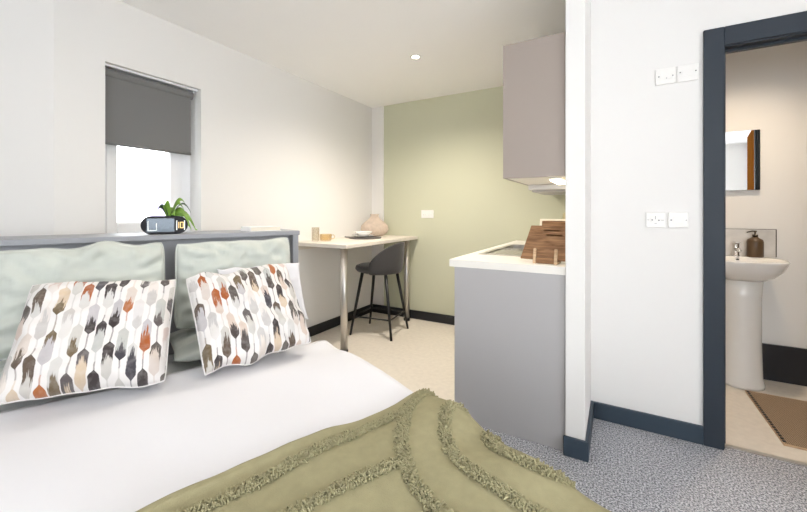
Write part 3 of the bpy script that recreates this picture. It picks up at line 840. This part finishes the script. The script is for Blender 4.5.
bm = bmesh.new(); lathe(bm, [(0, .285), (.016, .285), (.016, .305), (0, .305)], 20); obj('cap', bm, CREAMP, e)

# ------------------------------------------------------------------ switches and sockets
def plate(name, lab, cat, x, y, z, w, h, facing, marks, group=None):
    """facing -Y; marks: list of (x, z, w, h)"""
    e = thing(name, lab, cat, (x, y, z), 0, group)
    obj('faceplate', B((-w/2, w/2, -.009, 0, -h/2, h/2)), PLASTIC, e, bevel=.003)
    obj('rocker', B((-w*.28, w*.28, -.0115, -.009, -h*.20, h*.22)), PLASTIC, e, bevel=.001)
    for mx, mz, mw_, mh in marks:
        obj('mark', B((mx-mw_/2, mx+mw_/2, -.0122, -.009, mz-mh/2, mz+mh/2)), GREYMARK, e)
    return e
plate('isolator_switch', 'left white isolator switch high beside the bathroom door frame', 'switch', .222, DY-.0005, 1.882, .088, .084, 0, [(.03, -.002, .005, .005), (-.03, .0, .005, .005), (.003, -.012, .004, .004)])
plate('isolator_switch', 'right white isolator switch high beside the bathroom door frame', 'switch', .315, DY-.0005, 1.882, .088, .084, 0, [(-.032, .006, .005, .005), (.032, .005, .005, .005)])
plate('data_socket', 'white socket plate with small dark ports, left of the low pair', 'socket', .178, DY-.0005, 1.128, .084, .080, 0, [(-.015, 0, .007, .006), (.014, -.002, .007, .006), (.030, -.001, .012, .002), (-.033, 0, .008, .002), (-.001, .012, .002, .018), (0, -.018, .01, .002)])
plate('wall_switch', 'blank white switch plate right of the low socket pair', 'switch', .276, DY-.0005, 1.128, .086, .080, 0, [(-.031, 0, .006, .006), (.032, 0, .004, .004)])
e = plate('wall_socket', 'white double socket on the sage wall above the desk stool', 'socket', -1.775, YF-.0005, 1.148, .146, .086, 0, [(-.045, -.01, .004, .004), (-.02, -.01, .004, .004), (.045, -.01, .004, .004), (.02, -.01, .004, .004)])

# ------------------------------------------------------------------ ceiling downlights
def downlight(x, y, lab):
    e = thing('downlight', lab, 'light', (x, y, H-.0005), 0, 'recessed ceiling downlights')
    bm = bmesh.new(); lathe(bm, [(.027, -.001), (.031, -.006), (.042, -.004), (.044, 0), (.027, 0)], 32); obj('trim_ring', bm, PLASTIC, e, smooth=True)
    bm = bmesh.new(); lathe(bm, [(0, -.0025), (.026, -.0025), (.026, 0), (0, 0)], 24); obj('lens', bm, LAMP, e)
    return e
def spot(x, y, power, color, z=H-.03, size=170):
    l = bpy.data.lights.new('downlight_beam', 'SPOT'); l.energy = power; l.color = color; l.spot_size = R(size); l.spot_blend = 1; l.shadow_soft_size = .05
    o = bpy.data.objects.new('downlight_beam', l); COL.objects.link(o); o.location = (x, y, z)
WARM = (1, .90, .77)
downlight(-1.376, 2.585, 'glowing recessed downlight in the ceiling near the sage wall'); spot(-1.376, 2.585, 92, WARM, size=152)
downlight(-1.376, 1.15, 'added unseen downlight in the ceiling above the pillows'); spot(-1.376, 1.15, 13, WARM)  # lamp added out of view to even out the light
for x, y in ((-1.0, -.35), (.9, -.35), (.9, 1.2)):
    downlight(x, y, 'recessed downlight in the ceiling outside the photo'); spot(x, y, 6, (1, .9, .78))
downlight(.75, 2.95, 'recessed downlight in the bathroom ceiling above the woven mat'); spot(.75, 2.95, 40, (1, .80, .57), size=135)

# ------------------------------------------------------------------ bathroom
BX = .735
bs = thing('wash_basin', 'white pedestal wash basin seen through the bathroom doorway', 'basin', (BX, 3.519, 0))
bm = bmesh.new()
def basin_ring(w, d, z, back=0, n=48):
    ring = []
    for k in range(n):
        a_ = 2*PI*k/n
        x = w/2*math.copysign(abs(math.cos(a_))**.75, math.cos(a_)); y = d/2*math.copysign(abs(math.sin(a_))**.75, math.sin(a_))
        y = -d/2 + y - back
        ring.append(bm.verts.new((x, y, z)))
    return ring
rg = [basin_ring(.23, .24, .715, .05), basin_ring(.31, .30, .74, .035), basin_ring(.39, .37, .785, .006), basin_ring(.432, .40, .835), basin_ring(.44, .405, .848), basin_ring(.432, .40, .856), basin_ring(.41, .30, .856, .085), basin_ring(.39, .285, .84, .09), basin_ring(.30, .22, .77, .11), basin_ring(.1, .1, .745, .16)]
for r0, r1 in zip(rg, rg[1:]):
    for k in range(48): bm.faces.new((r0[k], r0[(k+1) % 48], r1[(k+1) % 48], r1[k]))
bm.faces.new(rg[0][::-1]); bm.faces.new(rg[-1])
obj('bowl', bm, CERAM, bs, smooth=True)
bm = bmesh.new(); lathe(bm, [(0, 0), (.122, 0), (.122, .02), (.112, .06), (.106, .3), (.106, .6), (.115, .72), (0, .72)], 32, c=(0, -.165), sx=1, sy=1.0); obj('pedestal', bm, CERAM, bs, smooth=True)
bm = bmesh.new(); lathe(bm, [(0, 0), (.010, 0), (.010, .004), (0, .004)], 16)
for v in bm.verts: v.co = Vector((v.co.x, -.088 - v.co.z, .833 + v.co.y))
obj('overflow', bm, BLACK, bs)
tp = thing('basin_tap', 'chrome mixer tap on the wash basin', 'tap', (BX, 3.519-.045, .856))
bm = bmesh.new(); lathe(bm, [(0, 0), (.024, 0), (.024, .004), (.019, .01), (.019, .085), (.015, .095), (0, .095)], 20); obj('body', bm, CHROME, tp, smooth=False)
bm = bmesh.new(); tube(bm, [(0, -.01, .05), (0, -.06, .055), (0, -.10, .045)], [.014, .012, .011], 12); obj('spout', bm, CHROME, tp, smooth=True)
bm = bmesh.new(); box(bm, -.014, .014, -.07, .018, .097, .106); obj('lever', bm, CHROME, tp, bevel=.003)
sp = obj('splashback', B((-.24, .218, -.010, 0, 0, .19)), TILE, loc=(BX, 3.5195, .857)); tag(sp, 'pale stone splashback on the wall above the basin', 'splashback')
obj('edge_strip', B((.218, .223, -.011, 0, 0, .193), (-.24, .218, -.011, 0, .19, .193)), DARKMETAL, sp)
sd = thing('soap_dispenser', 'dark brown pump soap bottle on the basin rim', 'soap dispenser', (.835, 3.519-.058, .8565))
bm = bmesh.new(); lathe(bm, [(0, 0), (.042, 0), (.045, .004), (.045, .105), (.040, .122), (.020, .133), (.016, .14), (0, .14)], 28); obj('bottle', bm, AMBERBOT, sd, smooth=True)
bm = bmesh.new(); lathe(bm, [(0, .1405), (.016, .1405), (.016, .156), (.005, .158), (.005, .178), (0, .178)], 16); tube(bm, [(.008, 0, .178), (-.015, 0, .180), (-.045, -.01, .172)], [.006, .0055, .004], 8); obj('pump', bm, DARKMETAL, sd, smooth=True)
mr = thing('wall_mirror', 'rectangular mirror on the bathroom wall above the basin', 'mirror', (.66, 3.5195, 1.325))
obj('glass', B((-.20, .212, -.022, -.016, 0, .425)), MIRROR, mr, bevel=.002)
obj('backing', B((-.195, .207, -.016, 0, .005, .42)), GREYMARK, mr)
# woven mat
mt = thing('woven_mat', 'brown woven jute mat on the bathroom floor', 'mat', (.725, 2.56, 0))
obj('weave', B((.008, .90, .008, .64, 0, .010)), JUTE, mt, bevel=.003)
bm = bmesh.new(); box(bm, 0, .008, 0, .648, 0, .009)
box(bm, .008, .90, 0, .008, 0, .009); box(bm, .008, .90, .64, .648, 0, .009)
obj('binding', bm, WOODL, mt)
bm = bmesh.new()
for k in range(22): box(bm, .002, .015, .02+k*.0285, .034+k*.0285, .0085, .0125)
obj('stitching', bm, BLACK, mt)

# ------------------------------------------------------------------ sky, and fill light at the added windows
w = bpy.data.worlds.new('sky'); scn.world = w; w.use_nodes = True
nt = w.node_tree; bg = nt.nodes['Background']
bg.inputs['Color'].default_value = (.93, .97, 1, 1); bg.inputs['Strength'].default_value = 4.6
def fill_light(name, loc, rot, sx, sy, power, color):
    l = bpy.data.lights.new(name, 'AREA'); l.shape = 'RECTANGLE'; l.size = sx; l.size_y = sy; l.energy = power; l.color = color
    o = bpy.data.objects.new(name, l); COL.objects.link(o); o.location = loc; o.rotation_euler = rot
fill_light('window_fill', ((NW[0]+NW[1])/2, YN-.3, 1.5), (R(130), 0, 0), 2.3, 1.5, 12, (.98, .985, 1))  # fill added outside the near window, tipped up at the ceiling
fill_light('window_fill', (XR+.3, (RW[0]+RW[1])/2, 1.48), (R(130), 0, R(90)), 2.3, 1.4, 11, (1, .985, .96))  # fill added outside the right window, tipped up likewise
l = bpy.data.lights.new('sky_portal', 'AREA'); l.shape = 'RECTANGLE'; l.size = .55; l.size_y = 1.05; l.cycles.is_portal = True
o = bpy.data.objects.new('sky_portal', l); COL.objects.link(o); o.location = (XL-.23, (WY0+WY1)/2, 1.5); o.rotation_euler = (R(90), 0, R(-90))

vs_ = scn.view_settings
vs_.view_transform = 'Standard'; vs_.look = 'None'; vs_.gamma = 1; vs_.exposure = .54; vs_.use_curve_mapping = False
scn.cycles.use_denoising = True
scn.cycles.max_bounces = 12; scn.cycles.diffuse_bounces = 9; scn.cycles.transparent_max_bounces = 12
